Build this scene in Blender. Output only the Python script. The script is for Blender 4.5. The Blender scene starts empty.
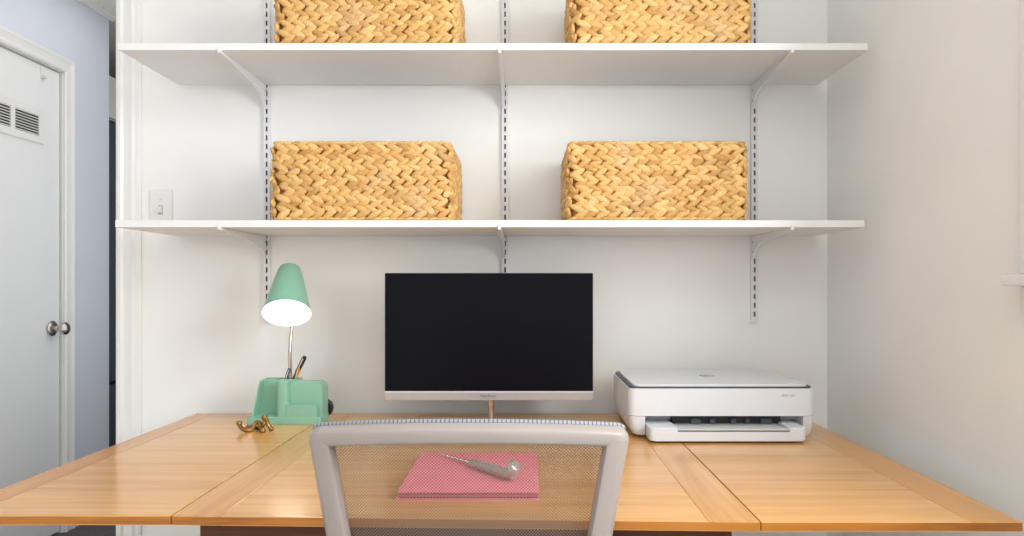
import bpy, bmesh, math, random
from mathutils import Vector, Matrix
random.seed(7)
PI = math.pi
scene = bpy.context.scene
C = scene.collection

# ---------------------------------------------------------------- camera
CH = 1.11                                   # eye height, floor is z = 0
F = 700.0                                   # focal length in pixels of the 1024x536 frame
cam_d = bpy.data.cameras.new('camera'); cam = bpy.data.objects.new('camera', cam_d); C.objects.link(cam)
cam_d.sensor_fit = 'HORIZONTAL'; cam_d.sensor_width = 36.0; cam_d.lens = F / 1024 * 36
cam_d.shift_x = -15 / 1024; cam_d.shift_y = 18 / 1024
cam_d.clip_start = 0.05
cam.location = (0, 0, CH); cam.rotation_euler = (PI / 2, 0, 0)
scene.camera = cam

# ---------------------------------------------------------------- world, daylight, exposure
w = bpy.data.worlds.new('world'); scene.world = w; w.use_nodes = True
w.node_tree.nodes['Background'].inputs[0].default_value = (0.97, 0.985, 1.0, 1)
w.node_tree.nodes['Background'].inputs[1].default_value = 1.5

def area(name, loc, rot, sx, sy, power, col):
    d = bpy.data.lights.new(name, 'AREA'); d.shape = 'RECTANGLE'; d.size = sx; d.size_y = sy
    d.energy = power; d.color = col
    o = bpy.data.objects.new(name, d); C.objects.link(o); o.location = loc; o.rotation_euler = rot
    return o
# daylight entering by the window in the right wall
area('window_daylight', (1.12, 0.62, 1.66), (0, PI / 2, 0), 1.05, 0.95, 52, (0.97, 0.985, 1.0))
# added fill light above and behind the camera, with no lamp built there
area('room_fill_light', (0.2, -0.5, 2.40), (0, 0, 0), 0.9, 0.9, 11, (1.0, 0.97, 0.93))
# added fill light under the hall ceiling, brightening the blue wall and door
area('hall_fill_light', (-1.58, 2.75, 2.44), (0, 0, 0), 0.7, 1.4, 4, (1.0, 0.97, 0.94))
# unseen fill light added behind the back wall to light the hall door evenly
area('hall_door_fill_light', (-1.22, 3.0, 1.35), (0, PI / 2, 0), 1.5, 1.0, 5, (0.98, 0.99, 1.0))

vs = scene.view_settings
vs.view_transform = 'Standard'; vs.look = 'None'; vs.gamma = 1; vs.use_curve_mapping = False
vs.exposure = -0.10

# ---------------------------------------------------------------- materials
def s2l(c):
    c = c / 255.0
    return c / 12.92 if c <= 0.04045 else ((c + 0.055) / 1.055) ** 2.4
def rgb(r, g, b): return (s2l(r), s2l(g), s2l(b), 1)

def mat(name, col, rough=0.5, metal=0.0, spec=0.5, noise=0.0, nscale=30, bump=0.0, bscale=200, coat=0.0, emit=None, estr=0):
    m = bpy.data.materials.new(name); m.use_nodes = True
    nt = m.node_tree; p = nt.nodes['Principled BSDF']
    p.inputs['Base Color'].default_value = col
    p.inputs['Roughness'].default_value = rough; p.inputs['Metallic'].default_value = metal
    p.inputs['Specular IOR Level'].default_value = spec
    p.inputs['Coat Weight'].default_value = coat
    if emit:
        p.inputs['Emission Color'].default_value = emit; p.inputs['Emission Strength'].default_value = estr
    tc = nt.nodes.new('ShaderNodeTexCoord')
    if noise > 0:
        n = nt.nodes.new('ShaderNodeTexNoise'); n.inputs['Scale'].default_value = nscale; n.inputs['Detail'].default_value = 4
        nt.links.new(tc.outputs['Object'], n.inputs['Vector'])
        r = nt.nodes.new('ShaderNodeValToRGB')
        a = [max(0, c * (1 - noise)) for c in col[:3]] + [1]; b = [min(1, c * (1 + noise)) for c in col[:3]] + [1]
        r.color_ramp.elements[0].color = a; r.color_ramp.elements[1].color = b
        r.color_ramp.elements[0].position = 0.3; r.color_ramp.elements[1].position = 0.7
        nt.links.new(n.outputs['Fac'], r.inputs['Fac']); nt.links.new(r.outputs['Color'], p.inputs['Base Color'])
    if bump > 0:
        n = nt.nodes.new('ShaderNodeTexNoise'); n.inputs['Scale'].default_value = bscale; n.inputs['Detail'].default_value = 3
        nt.links.new(tc.outputs['Object'], n.inputs['Vector'])
        bp = nt.nodes.new('ShaderNodeBump'); bp.inputs['Strength'].default_value = bump; bp.inputs['Distance'].default_value = 0.001
        nt.links.new(n.outputs['Fac'], bp.inputs['Height']); nt.links.new(bp.outputs['Normal'], p.inputs['Normal'])
    return m

def wood_mat(name, dark, mid, light, axis='X', rough=0.22, board=0.105, coat=0.3):
    m = bpy.data.materials.new(name); m.use_nodes = True
    nt = m.node_tree; N = nt.nodes.new; L = nt.links.new
    p = nt.nodes['Principled BSDF']
    tc = N('ShaderNodeTexCoord'); sep = N('ShaderNodeSeparateXYZ'); L(tc.outputs['Object'], sep.inputs[0])
    al, ac = ('X', 'Y') if axis == 'X' else ('Y', 'X')
    # board index across the grain
    dv = N('ShaderNodeMath'); dv.operation = 'DIVIDE'; dv.inputs[1].default_value = board; L(sep.outputs[ac], dv.inputs[0])
    fl = N('ShaderNodeMath'); fl.operation = 'FLOOR'; L(dv.outputs[0], fl.inputs[0])
    wn = N('ShaderNodeTexWhiteNoise'); wn.noise_dimensions = '1D'; L(fl.outputs[0], wn.inputs['W'])
    off = N('ShaderNodeMath'); off.operation = 'MULTIPLY'; off.inputs[1].default_value = 7.0; L(wn.outputs['Value'], off.inputs[0])
    cmb = N('ShaderNodeCombineXYZ')
    sa = N('ShaderNodeMath'); sa.operation = 'MULTIPLY_ADD'; sa.inputs[1].default_value = 2.2; L(sep.outputs[al], sa.inputs[0]); L(off.outputs[0], sa.inputs[2])
    sc_ = N('ShaderNodeMath'); sc_.operation = 'MULTIPLY'; sc_.inputs[1].default_value = 42.0; L(sep.outputs[ac], sc_.inputs[0])
    sz = N('ShaderNodeMath'); sz.operation = 'MULTIPLY'; sz.inputs[1].default_value = 42.0; L(sep.outputs['Z'], sz.inputs[0])
    L(sa.outputs[0], cmb.inputs[0]); L(sc_.outputs[0], cmb.inputs[1]); L(sz.outputs[0], cmb.inputs[2])
    n1 = N('ShaderNodeTexNoise'); n1.inputs['Scale'].default_value = 1.0; n1.inputs['Detail'].default_value = 6; n1.inputs['Roughness'].default_value = 0.62
    n1.inputs['Distortion'].default_value = 0.4
    L(cmb.outputs[0], n1.inputs['Vector'])
    mp = N('ShaderNodeVectorMath'); mp.operation = 'MULTIPLY'; mp.inputs[1].default_value = (9, 9, 9); L(cmb.outputs[0], mp.inputs[0])
    n2 = N('ShaderNodeTexNoise'); n2.inputs['Scale'].default_value = 1.0; n2.inputs['Detail'].default_value = 2; L(mp.outputs[0], n2.inputs['Vector'])
    a1 = N('ShaderNodeMath'); a1.operation = 'MULTIPLY_ADD'; a1.inputs[1].default_value = 0.22; L(wn.outputs['Value'], a1.inputs[0]); L(n1.outputs['Fac'], a1.inputs[2])
    a2 = N('ShaderNodeMath'); a2.operation = 'MULTIPLY_ADD'; a2.inputs[1].default_value = 0.16; L(n2.outputs['Fac'], a2.inputs[0]); L(a1.outputs[0], a2.inputs[2])
    r = N('ShaderNodeValToRGB'); e = r.color_ramp.elements
    e[0].position = 0.40; e[0].color = dark; e[1].position = 0.92; e[1].color = light
    k = e.new(0.62); k.color = mid
    L(a2.outputs[0], r.inputs['Fac']); L(r.outputs['Color'], p.inputs['Base Color'])
    p.inputs['Roughness'].default_value = rough; p.inputs['Coat Weight'].default_value = coat; p.inputs['Coat Roughness'].default_value = 0.12
    return m

def basket_mat():
    m = bpy.data.materials.new('braided_fibre'); m.use_nodes = True
    nt = m.node_tree; N = nt.nodes.new; L = nt.links.new; p = nt.nodes['Principled BSDF']
    g = N('ShaderNodeNewGeometry'); tc = N('ShaderNodeTexCoord')
    r = N('ShaderNodeValToRGB'); e = r.color_ramp.elements
    e[0].position = 0; e[0].color = rgb(190, 142, 76); e[1].position = 1; e[1].color = rgb(232, 192, 126)
    k = e.new(0.4); k.color = rgb(216, 170, 102)
    k = e.new(0.75); k.color = rgb(224, 180, 112)
    L(g.outputs['Random Per Island'], r.inputs['Fac'])
    n = N('ShaderNodeTexNoise'); n.inputs['Scale'].default_value = 240; n.inputs['Detail'].default_value = 3; L(tc.outputs['Object'], n.inputs['Vector'])
    n3 = N('ShaderNodeTexNoise'); n3.inputs['Scale'].default_value = 9; n3.inputs['Detail'].default_value = 2; L(tc.outputs['Object'], n3.inputs['Vector'])
    r3 = N('ShaderNodeValToRGB'); r3.color_ramp.elements[0].position = 0.58; r3.color_ramp.elements[1].position = 0.78
    r3.color_ramp.elements[0].color = (0, 0, 0, 1); r3.color_ramp.elements[1].color = (0.65, 0.65, 0.65, 1); L(n3.outputs['Fac'], r3.inputs['Fac'])
    mx = N('ShaderNodeMix'); mx.data_type = 'RGBA'; L(r3.outputs['Color'], mx.inputs['Factor']); L(r.outputs['Color'], mx.inputs[6]); mx.inputs[7].default_value = rgb(208, 176, 138)
    hs = N('ShaderNodeHueSaturation'); mr = N('ShaderNodeMapRange'); L(n.outputs['Fac'], mr.inputs[0]); mr.inputs[3].default_value = 0.6; mr.inputs[4].default_value = 1.32
    L(mr.outputs[0], hs.inputs['Value']); L(mx.outputs[2], hs.inputs['Color']); L(hs.outputs['Color'], p.inputs['Base Color'])
    bp = N('ShaderNodeBump'); bp.inputs['Strength'].default_value = 0.4; bp.inputs['Distance'].default_value = 0.001; L(n.outputs['Fac'], bp.inputs['Height']); L(bp.outputs['Normal'], p.inputs['Normal'])
    p.inputs['Roughness'].default_value = 0.55
    return m

def mesh_fabric(name, holes=True):
    m = bpy.data.materials.new(name); m.use_nodes = True
    nt = m.node_tree; N = nt.nodes.new; L = nt.links.new; p = nt.nodes['Principled BSDF']
    tc = N('ShaderNodeTexCoord'); sep = N('ShaderNodeSeparateXYZ'); L(tc.outputs['Object'], sep.inputs[0])
    P = 0.0048
    def wave(op):
        a = N('ShaderNodeMath'); a.operation = op; L(sep.outputs['X'], a.inputs[0]); L(sep.outputs['Z'], a.inputs[1])
        b = N('ShaderNodeMath'); b.operation = 'MULTIPLY'; b.inputs[1].default_value = 2 * PI / P; L(a.outputs[0], b.inputs[0])
        c = N('ShaderNodeMath'); c.operation = 'COSINE'; L(b.outputs[0], c.inputs[0]); return c
    a, b = wave('ADD'), wave('SUBTRACT')
    s = N('ShaderNodeMath'); s.operation = 'ADD'; L(a.outputs[0], s.inputs[0]); L(b.outputs[0], s.inputs[1])
    g = N('ShaderNodeMath'); g.operation = 'GREATER_THAN'; g.inputs[1].default_value = -0.05; L(s.outputs[0], g.inputs[0])
    p.inputs['Base Color'].default_value = rgb(128, 113, 103); p.inputs['Roughness'].default_value = 0.7
    if holes:
        t = N('ShaderNodeBsdfTransparent'); mx = N('ShaderNodeMixShader'); out = nt.nodes['Material Output']
        L(g.outputs[0], mx.inputs[0]); L(p.outputs[0], mx.inputs[1]); L(t.outputs[0], mx.inputs[2]); L(mx.outputs[0], out.inputs[0])
    return m

def woven_strip():
    m = bpy.data.materials.new('woven_grey_edge'); m.use_nodes = True
    nt = m.node_tree; N = nt.nodes.new; L = nt.links.new; p = nt.nodes['Principled BSDF']
    tc = N('ShaderNodeTexCoord'); sep = N('ShaderNodeSeparateXYZ'); L(tc.outputs['Object'], sep.inputs[0])
    b = N('ShaderNodeMath'); b.operation = 'MULTIPLY'; b.inputs[1].default_value = 2 * PI / 0.0062; L(sep.outputs['X'], b.inputs[0])
    c = N('ShaderNodeMath'); c.operation = 'COSINE'; L(b.outputs[0], c.inputs[0])
    r = N('ShaderNodeValToRGB'); r.color_ramp.elements[0].position = 0.35; r.color_ramp.elements[1].position = 0.75
    r.color_ramp.elements[0].color = rgb(156, 160, 168); r.color_ramp.elements[1].color = rgb(92, 96, 104)
    L(c.outputs[0], r.inputs[0]); L(r.outputs[0], p.inputs['Base Color']); p.inputs['Roughness'].default_value = 0.7
    return m

def pane_mat():
    m = bpy.data.materials.new('window_glass'); m.use_nodes = True
    nt = m.node_tree; N = nt.nodes.new; L = nt.links.new
    t = N('ShaderNodeBsdfTransparent'); g = N('ShaderNodeBsdfGlossy'); g.inputs['Roughness'].default_value = 0.02
    mx = N('ShaderNodeMixShader'); mx.inputs[0].default_value = 0.06
    L(t.outputs[0], mx.inputs[1]); L(g.outputs[0], mx.inputs[2]); L(mx.outputs[0], nt.nodes['Material Output'].inputs[0])
    return m

M = dict(
    wall=mat('white_wall_paint', rgb(240, 240, 237), 0.6, noise=0.015, nscale=6, bump=0.05, bscale=260),
    blue=mat('blue_wall_paint', rgb(214, 219, 230), 0.6, noise=0.015, nscale=6, bump=0.05, bscale=260),
    trim=mat('white_gloss_trim', rgb(230, 230, 228), 0.3, noise=0.01, nscale=8),
    ceil=mat('ceiling_paint', rgb(235, 235, 232), 0.8, noise=0.01),
    floor=wood_mat('pale_oak_floor', rgb(214, 200, 178), rgb(226, 214, 194), rgb(234, 224, 206), axis='Y', rough=0.4, board=0.12, coat=0.1),  # unseen room floor, made pale to bounce light up under the shelves
    hallfloor=mat('dark_carpet', rgb(92, 88, 88), 0.95, noise=0.35, nscale=240, bump=0.8, bscale=300),
    door=mat('door_paint', rgb(232, 233, 234), 0.35, noise=0.01, nscale=5),
    slot=mat('slot_shade_grey', rgb(112, 116, 124), 0.7, noise=0.1),  # grey paints in the shade inside the standards' slots
    shelf=mat('white_melamine', rgb(230, 230, 229), 0.35, noise=0.008, nscale=20),
    steel=mat('white_coated_steel', rgb(226, 227, 229), 0.35, noise=0.01),
    nickel=mat('brushed_nickel', rgb(190, 186, 178), 0.22, metal=1.0, noise=0.06, nscale=90),
    basket=basket_mat(),
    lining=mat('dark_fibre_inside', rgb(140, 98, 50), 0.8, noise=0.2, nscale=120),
    wood=wood_mat('honey_oak', rgb(194, 134, 66), rgb(215, 158, 88), rgb(227, 176, 108)),
    woodband=wood_mat('honey_oak_end_band', rgb(194, 134, 64), rgb(211, 154, 84), rgb(223, 171, 103), axis='Y', board=0.3),
    woodbandouter=wood_mat('honey_oak_outer_band', rgb(190, 122, 44), rgb(208, 143, 60), rgb(220, 158, 76), axis='Y', board=0.3),
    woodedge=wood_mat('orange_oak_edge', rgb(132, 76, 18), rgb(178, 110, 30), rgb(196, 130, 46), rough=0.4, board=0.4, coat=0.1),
    wooddark=wood_mat('dark_brown_wood', rgb(62, 32, 12), rgb(84, 46, 20), rgb(104, 62, 30), rough=0.7, coat=0.0),
    plastic=mat('white_printer_plastic', rgb(223, 227, 231), 0.38, noise=0.006, nscale=30),
    plasticgrey=mat('pale_grey_plastic', rgb(205, 206, 206), 0.4, noise=0.01),
    seam=mat('charcoal_gap_plastic', rgb(78, 84, 90), 0.5, noise=0.05),
    black=mat('black_plastic', rgb(22, 22, 24), 0.4, noise=0.1),
    greymark=mat('grey_print', rgb(150, 150, 150), 0.5, noise=0.02),
    palemark=mat('pale_grey_print', rgb(178, 178, 178), 0.5, noise=0.02),
    screen=mat('dark_display_glass', rgb(12, 13, 19), 0.28, spec=0.08, noise=0.15, nscale=3),
    silver=mat('silver_bezel', rgb(178, 175, 174), 0.35, metal=0.35, noise=0.03, nscale=60),
    chrome=mat('polished_steel', rgb(196, 176, 158), 0.12, metal=1.0, noise=0.04, nscale=40),
    green=mat('sage_green_plastic', rgb(136, 186, 162), 0.38, noise=0.015, nscale=40),
    shadein=mat('white_reflector', rgb(250, 248, 244), 0.5, noise=0.005),
    bulb=mat('lit_bulb', (1, 1, 1, 1), 0.5, emit=(1.0, 0.93, 0.82, 1), estr=9, noise=0.001),
    brass=mat('aged_brass', rgb(158, 118, 68), 0.32, metal=1.0, noise=0.2, nscale=60),
    pink=mat('pink_cover', rgb(232, 118, 138), 0.55, noise=0.03, nscale=40),
    pages=mat('pink_tinted_pages', rgb(206, 92, 112), 0.8, noise=0.1, nscale=200),
    darkgap=mat('dark_cover_shadow', rgb(46, 38, 40), 0.8, noise=0.1, nscale=200),  # shadow lines under the notebook covers, painted as dark strips
    penmetal=mat('silver_pen_metal', rgb(214, 212, 206), 0.18, metal=1.0, noise=0.05, nscale=80),
    crystal=mat('clear_crystal', rgb(186, 184, 178), 0.08, metal=0.6, spec=0.9, noise=0.25, nscale=220),
    chair=mat('pale_grey_chair_plastic', rgb(162, 153, 148), 0.32, noise=0.015, nscale=20),
    mesh=mesh_fabric('open_mesh_fabric'),
    strip=woven_strip(),
    seat=mat('charcoal_seat_fabric', rgb(66, 66, 72), 0.9, noise=0.25, nscale=260, bump=0.5, bscale=300),
    fridge=mat('grey_steel_door', rgb(92, 104, 112), 0.35, metal=0.4, noise=0.04, nscale=20),
    pengreen=mat('dark_green_pen', rgb(34, 74, 58), 0.35, noise=0.05),
    penorange=mat('orange_pencil_paint', rgb(206, 138, 48), 0.4, noise=0.05),
    glass=pane_mat(),
)

# ---------------------------------------------------------------- builders
class MB:
    def __init__(self): self.bm = bmesh.new(); self.mi = 0
    def _tag(self, n0):
        for f in list(self.bm.faces)[n0:]: f.material_index = self.mi
    def box(self, x0, x1, y0, y1, z0, z1, bev=0.0, seg=2):
        n0 = len(self.bm.faces)
        vs_ = [self.bm.verts.new(p) for p in ((x0,y0,z0),(x1,y0,z0),(x1,y1,z0),(x0,y1,z0),(x0,y0,z1),(x1,y0,z1),(x1,y1,z1),(x0,y1,z1))]
        fs = [self.bm.faces.new([vs_[i] for i in q]) for q in ((0,3,2,1),(4,5,6,7),(0,1,5,4),(1,2,6,5),(2,3,7,6),(3,0,4,7))]
        if bev > 0:
            es = set(e for f in fs for e in f.edges)
            bmesh.ops.bevel(self.bm, geom=list(es), offset=bev, segments=seg, profile=0.5, affect='EDGES')
        self.bm.faces.ensure_lookup_table(); self._tag(n0); return self
    def prism(self, poly, axis, a0, a1, bev=0.0, seg=2):
        """poly in the two other axes (in xyz order), extruded along axis"""
        n0 = len(self.bm.faces)
        def P(u, v, a): return {'X': (a, u, v), 'Y': (u, a, v), 'Z': (u, v, a)}[axis]
        A = [self.bm.verts.new(P(u, v, a0)) for u, v in poly]; B = [self.bm.verts.new(P(u, v, a1)) for u, v in poly]
        n = len(poly); fs = [self.bm.faces.new(A[::-1]), self.bm.faces.new(B)]
        for i in range(n):
            j = (i + 1) % n; fs.append(self.bm.faces.new((A[i], A[j], B[j], B[i])))
        if bev > 0:
            es = set(e for f in fs[:2] for e in f.edges)
            bmesh.ops.bevel(self.bm, geom=list(es), offset=bev, segments=seg, profile=0.5, affect='EDGES')
        self.bm.faces.ensure_lookup_table(); self._tag(n0); return self
    def loft(self, rings, caps=True, closed=False):
        n0 = len(self.bm.faces)
        R = [[self.bm.verts.new(p) for p in r] for r in rings]; n = len(R[0])
        m = len(R)
        for k in range(m if closed else m - 1):
            A, B = R[k], R[(k + 1) % m]
            for i in range(n):
                j = (i + 1) % n; self.bm.faces.new((A[i], A[j], B[j], B[i]))
        if caps and not closed:
            self.bm.faces.new(R[0][::-1]); self.bm.faces.new(R[-1])
        self.bm.faces.ensure_lookup_table(); self._tag(n0); return self
    def tube(self, pts, r, seg=10, caps=True):
        pts = [Vector(p) for p in pts]; rings = []
        up = None
        for i, p in enumerate(pts):
            t = (pts[min(i + 1, len(pts) - 1)] - pts[max(i - 1, 0)]).normalized()
            if up is None:
                up = Vector((0, 0, 1)) if abs(t.z) < 0.9 else Vector((1, 0, 0))
            a = up - t * up.dot(t); a.normalize(); b = t.cross(a); up = a
            rr = r[i] if isinstance(r, (list, tuple)) else r
            rings.append([p + a * (rr * math.cos(2*PI*k/seg)) + b * (rr * math.sin(2*PI*k/seg)) for k in range(seg)])
        return self.loft(rings, caps)
    def lathe(self, prof, base, axis, seg=32, caps=True):
        """prof: list of (radius, distance along axis)"""
        base = Vector(base); ax = Vector(axis).normalized()
        a = ax.orthogonal().normalized(); b = ax.cross(a)
        return self.loft([[base + ax * h + a * (r * math.cos(2*PI*k/seg)) + b * (r * math.sin(2*PI*k/seg)) for k in range(seg)] for r, h in prof], caps)
    def ball(self, c, r, sx=1, sy=1, sz=1, u=16, v=10, rot=None):
        n0 = len(self.bm.faces)
        mt = Matrix.Translation(c) @ (rot if rot else Matrix.Identity(4)) @ Matrix.Diagonal((r*sx, r*sy, r*sz, 1))
        bmesh.ops.create_uvsphere(self.bm, u_segments=u, v_segments=v, radius=1.0, matrix=mt)
        self.bm.faces.ensure_lookup_table(); self._tag(n0); return self
    def build(self, name, mats, parent=None, smooth=35, fixn=True):
        if not isinstance(mats, (list, tuple)): mats = [mats]
        if fixn: bmesh.ops.recalc_face_normals(self.bm, faces=self.bm.faces[:])
        off = Vector((0, 0, 0)); q = parent
        while q is not None: off += q.location; q = q.parent
        own = Vector((0, 0, 0))
        if parent is None:                     # origin of a lone mesh: bottom centre
            co = [v.co for v in self.bm.verts]
            own = Vector(((min(c.x for c in co) + max(c.x for c in co)) / 2, (min(c.y for c in co) + max(c.y for c in co)) / 2, min(c.z for c in co)))
        bmesh.ops.translate(self.bm, verts=self.bm.verts[:], vec=-(off + own))
        me = bpy.data.meshes.new(name); self.bm.to_mesh(me); self.bm.free()
        for m in mats: me.materials.append(m)
        if smooth:
            me.polygons.foreach_set('use_smooth', [True] * len(me.polygons))
            me.set_sharp_from_angle(angle=math.radians(smooth))
            big = len(me.vertices) > 20000
        else: big = True
        o = bpy.data.objects.new(name, me); C.objects.link(o); o.parent = parent; o.location = own
        if not big:
            wm = o.modifiers.new('even_shading', 'WEIGHTED_NORMAL'); wm.keep_sharp = True
        return o

def tag(o, label, cat, group=None):
    o['label'] = label; o['category'] = cat
    if group: o['group'] = group
    return o
def thing(name, loc, label, cat, group=None):
    o = bpy.data.objects.new(name, None); C.objects.link(o); o.location = loc; o.empty_display_size = 0.05
    return tag(o, label, cat, group)
def struct(o): o['kind'] = 'structure'; return o
def dup(root, loc, label, rz=0.0):
    r = root.copy(); C.objects.link(r); r.location = loc; r['label'] = label
    r.rotation_euler = (0, 0, rz)
    for ch in list(root.children):
        c = ch.copy(); C.objects.link(c); c.parent = r
        for g in list(ch.children):
            d = g.copy(); C.objects.link(d); d.parent = c
    return r
def rrect(x0, x1, y0, y1, r, seg=6, corners=(1, 1, 1, 1)):
    """rounded rectangle, corners in order (x0y0, x1y0, x1y1, x0y1)"""
    P = []
    for (cx, cy, a0, k) in ((x0 + r, y0 + r, PI, 0), (x1 - r, y0 + r, 1.5*PI, 1), (x1 - r, y1 - r, 0, 2), (x0 + r, y1 - r, 0.5*PI, 3)):
        if corners[k]:
            P += [(cx + r * math.cos(a0 + i / seg * PI / 2), cy + r * math.sin(a0 + i / seg * PI / 2)) for i in range(seg + 1)]
        else:
            P.append(((x0, y0), (x1, y0), (x1, y1), (x0, y1))[k])
    return P
def spline(pts, n=8):
    pts = [Vector(p) for p in pts]; out = []
    for i in range(len(pts) - 1):
        p0 = pts[max(i - 1, 0)]; p1 = pts[i]; p2 = pts[i + 1]; p3 = pts[min(i + 2, len(pts) - 1)]
        for k in range(n):
            t = k / n
            out.append(0.5 * ((2*p1) + (p2 - p0)*t + (2*p0 - 5*p1 + 4*p2 - p3)*t*t + (3*p1 - p0 - 3*p2 + p3)*t**3))
    out.append(pts[-1]); return out
def text(name, body, size, mtx, m, parent, extrude=0.0002, shear=0.0, width=None):
    cu = bpy.data.curves.new(name, 'FONT'); cu.body = body; cu.size = size; cu.extrude = extrude; cu.shear = shear
    cu.align_x = 'CENTER'; cu.align_y = 'CENTER'
    tmp = bpy.data.objects.new('tmp_text', cu); C.objects.link(tmp)
    bpy.context.view_layer.update()
    me = bpy.data.meshes.new_from_object(tmp.evaluated_get(bpy.context.evaluated_depsgraph_get()))
    bpy.data.objects.remove(tmp); bpy.data.curves.remove(cu)
    me.name = name
    xs = [v.co.x for v in me.vertices]
    if width:
        k = width / (max(xs) - min(xs))
        for v in me.vertices: v.co.x *= k
    off = Vector((0, 0, 0)); q = parent
    while q is not None: off += q.location; q = q.parent
    me.transform(Matrix.Translation(-off) @ mtx)
    me.materials.clear(); me.materials.append(m)
    o = bpy.data.objects.new(name, me); C.objects.link(o); o.parent = parent
    return o

# ================================================================ setting
YB = 2.02           # face of the back wall
XR = 0.866          # face of the right wall
XL = -2.09          # face of the blue hall wall
XE = -1.168         # left end of the back wall
ZC = CH + 1.365     # ceiling
struct(MB().box(-3.4, 1.10, -1.6, YB, -0.08, 0).build('floor', M['floor']))
struct(MB().box(-3.4, 1.10, YB, 5.7, -0.08, 0.001).build('floor_hall', M['hallfloor']))
struct(MB().box(-3.4, 1.10, -1.6, 5.7, ZC, ZC + 0.08).build('ceiling', M['ceil']))
struct(MB().box(XE, XR, YB, YB + 0.12, 0, ZC).build('wall_back', M['wall']))
WY0, WY1, WZ0, WZ1 = 0.12, 1.12, CH + 0.019, 2.22     # window opening
b = MB(); b.box(XR, XR + 0.12, -1.6, WY0, 0, ZC).box(XR, XR + 0.12, WY1, YB + 0.12, 0, ZC)
b.box(XR, XR + 0.12, WY0, WY1, 0, WZ0 - 0.019).box(XR, XR + 0.12, WY0, WY1, WZ1, ZC)
struct(b.build('wall_right', M['wall']))
DY0, DY1, DZ = 2.385, 3.150, CH + 0.963            # door opening in the hall wall
b = MB(); b.box(XL - 0.12, XL, -1.6, DY0, 0, ZC).box(XL - 0.12, XL, DY1, 3.5, 0, ZC).box(XL - 0.12, XL, DY0, DY1, DZ, ZC)
struct(b.build('wall_left', M['blue']))
b = MB(); b.box(-3.4, XE, 5.5, 5.62, 0, ZC).box(-3.4, -3.28, 3.5, 5.5, 0, ZC).box(-3.28, XL - 0.12, 3.5, 3.58, 0, ZC)
struct(b.build('wall_far', M['wall']))
struct(MB().box(XE - 0.02, XE + 0.10, YB + 0.12, 5.5, 0, ZC).build('wall_hall', M['wall']))

# window in the right wall
wn = bpy.data.objects.new('window_1', None); C.objects.link(wn); wn.location = (XR, 0.62, CH); struct(wn)
b = MB()
for (y0, y1) in ((WY1, 1.209), (0.031, WY0)): b.box(XR - 0.018, XR, y0, y1, CH + 0.019, WZ1 + 0.09, 0.004)
b.box(XR - 0.018, XR, WY0, WY1, WZ1, WZ1 + 0.09, 0.004)
b.build('window_casing', M['trim'], wn)
MB().box(XR - 0.042, XR + 0.11, 0.0, 1.222, CH, CH + 0.019, 0.004).build('window_sill', M['trim'], wn)
MB().box(XR - 0.016, XR, 0.031, 1.209, CH - 0.047, CH, 0.004).build('window_apron', M['trim'], wn)
b = MB(); X0, X1 = XR + 0.05, XR + 0.085
b.box(X0, X1, WY0, WY0 + 0.045, WZ0, WZ1).box(X0, X1, WY1 - 0.045, WY1, WZ0, WZ1).box(X0, X1, WY0, WY1, WZ0, WZ0 + 0.05).box(X0, X1, WY0, WY1, WZ1 - 0.045, WZ1)
b.box(X0, X1, WY0, WY1, 1.66, 1.70)
b.build('window_sash', M['trim'], wn)
MB().box(XR + 0.066, XR + 0.069, WY0 + 0.04, WY1 - 0.04, WZ0 + 0.04, WZ1 - 0.04).build('window_pane', M['glass'], wn)

# casing round the end of the back wall (colonial profile, x across, y outwards)
def casing_profile(w):
    return [(0, 0), (0, -0.016), (0.006, -0.019), (0.014, -0.019), (0.020, -0.013), (0.034, -0.013), (0.044, -0.015), (0.052, -0.010), (0.058, -0.010), (0.062, -0.008), (w, -0.007), (w, 0)]
b = MB(); b.prism([(XE - 0.009 + u, YB + v) for u, v in casing_profile(0.066)], 'Z', 0, ZC)
b.box(XE - 0.0095, XE, YB - 0.002, YB + 0.125, 0, ZC, 0.002)
struct(b.build('trim_1', M['trim'], smooth=25))
struct(MB().prism([(YB, 0), (YB - 0.014, 0), (YB - 0.014, 0.085), (YB - 0.008, 0.10), (YB, 0.105)], 'X', XE + 0.07, XR).build('baseboard_back', M['trim']))
struct(MB().prism([(XR, 0), (XR - 0.014, 0), (XR - 0.014, 0.085), (XR - 0.008, 0.10), (XR, 0.105)], 'Y', -1.6, YB - 0.014).build('baseboard_right', M['trim']))
struct(MB().prism([(XL, 0), (XL + 0.014, 0), (XL + 0.014, 0.085), (XL + 0.008, 0.10), (XL, 0.105)], 'Y', DY1 + 0.067, 3.5).build('baseboard_left', M['trim']))
# crown moulding on the hall wall
z0 = CH + 1.33
struct(MB().prism([(XL, z0), (XL + 0.006, z0), (XL + 0.008, z0 + 0.008), (XL + 0.016, z0 + 0.014), (XL + 0.022, z0 + 0.024), (XL + 0.030, z0 + 0.028), (XL + 0.032, ZC), (XL, ZC)], 'Y', -1.6, 3.53).build('trim_2', M['trim'], smooth=20))
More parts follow.
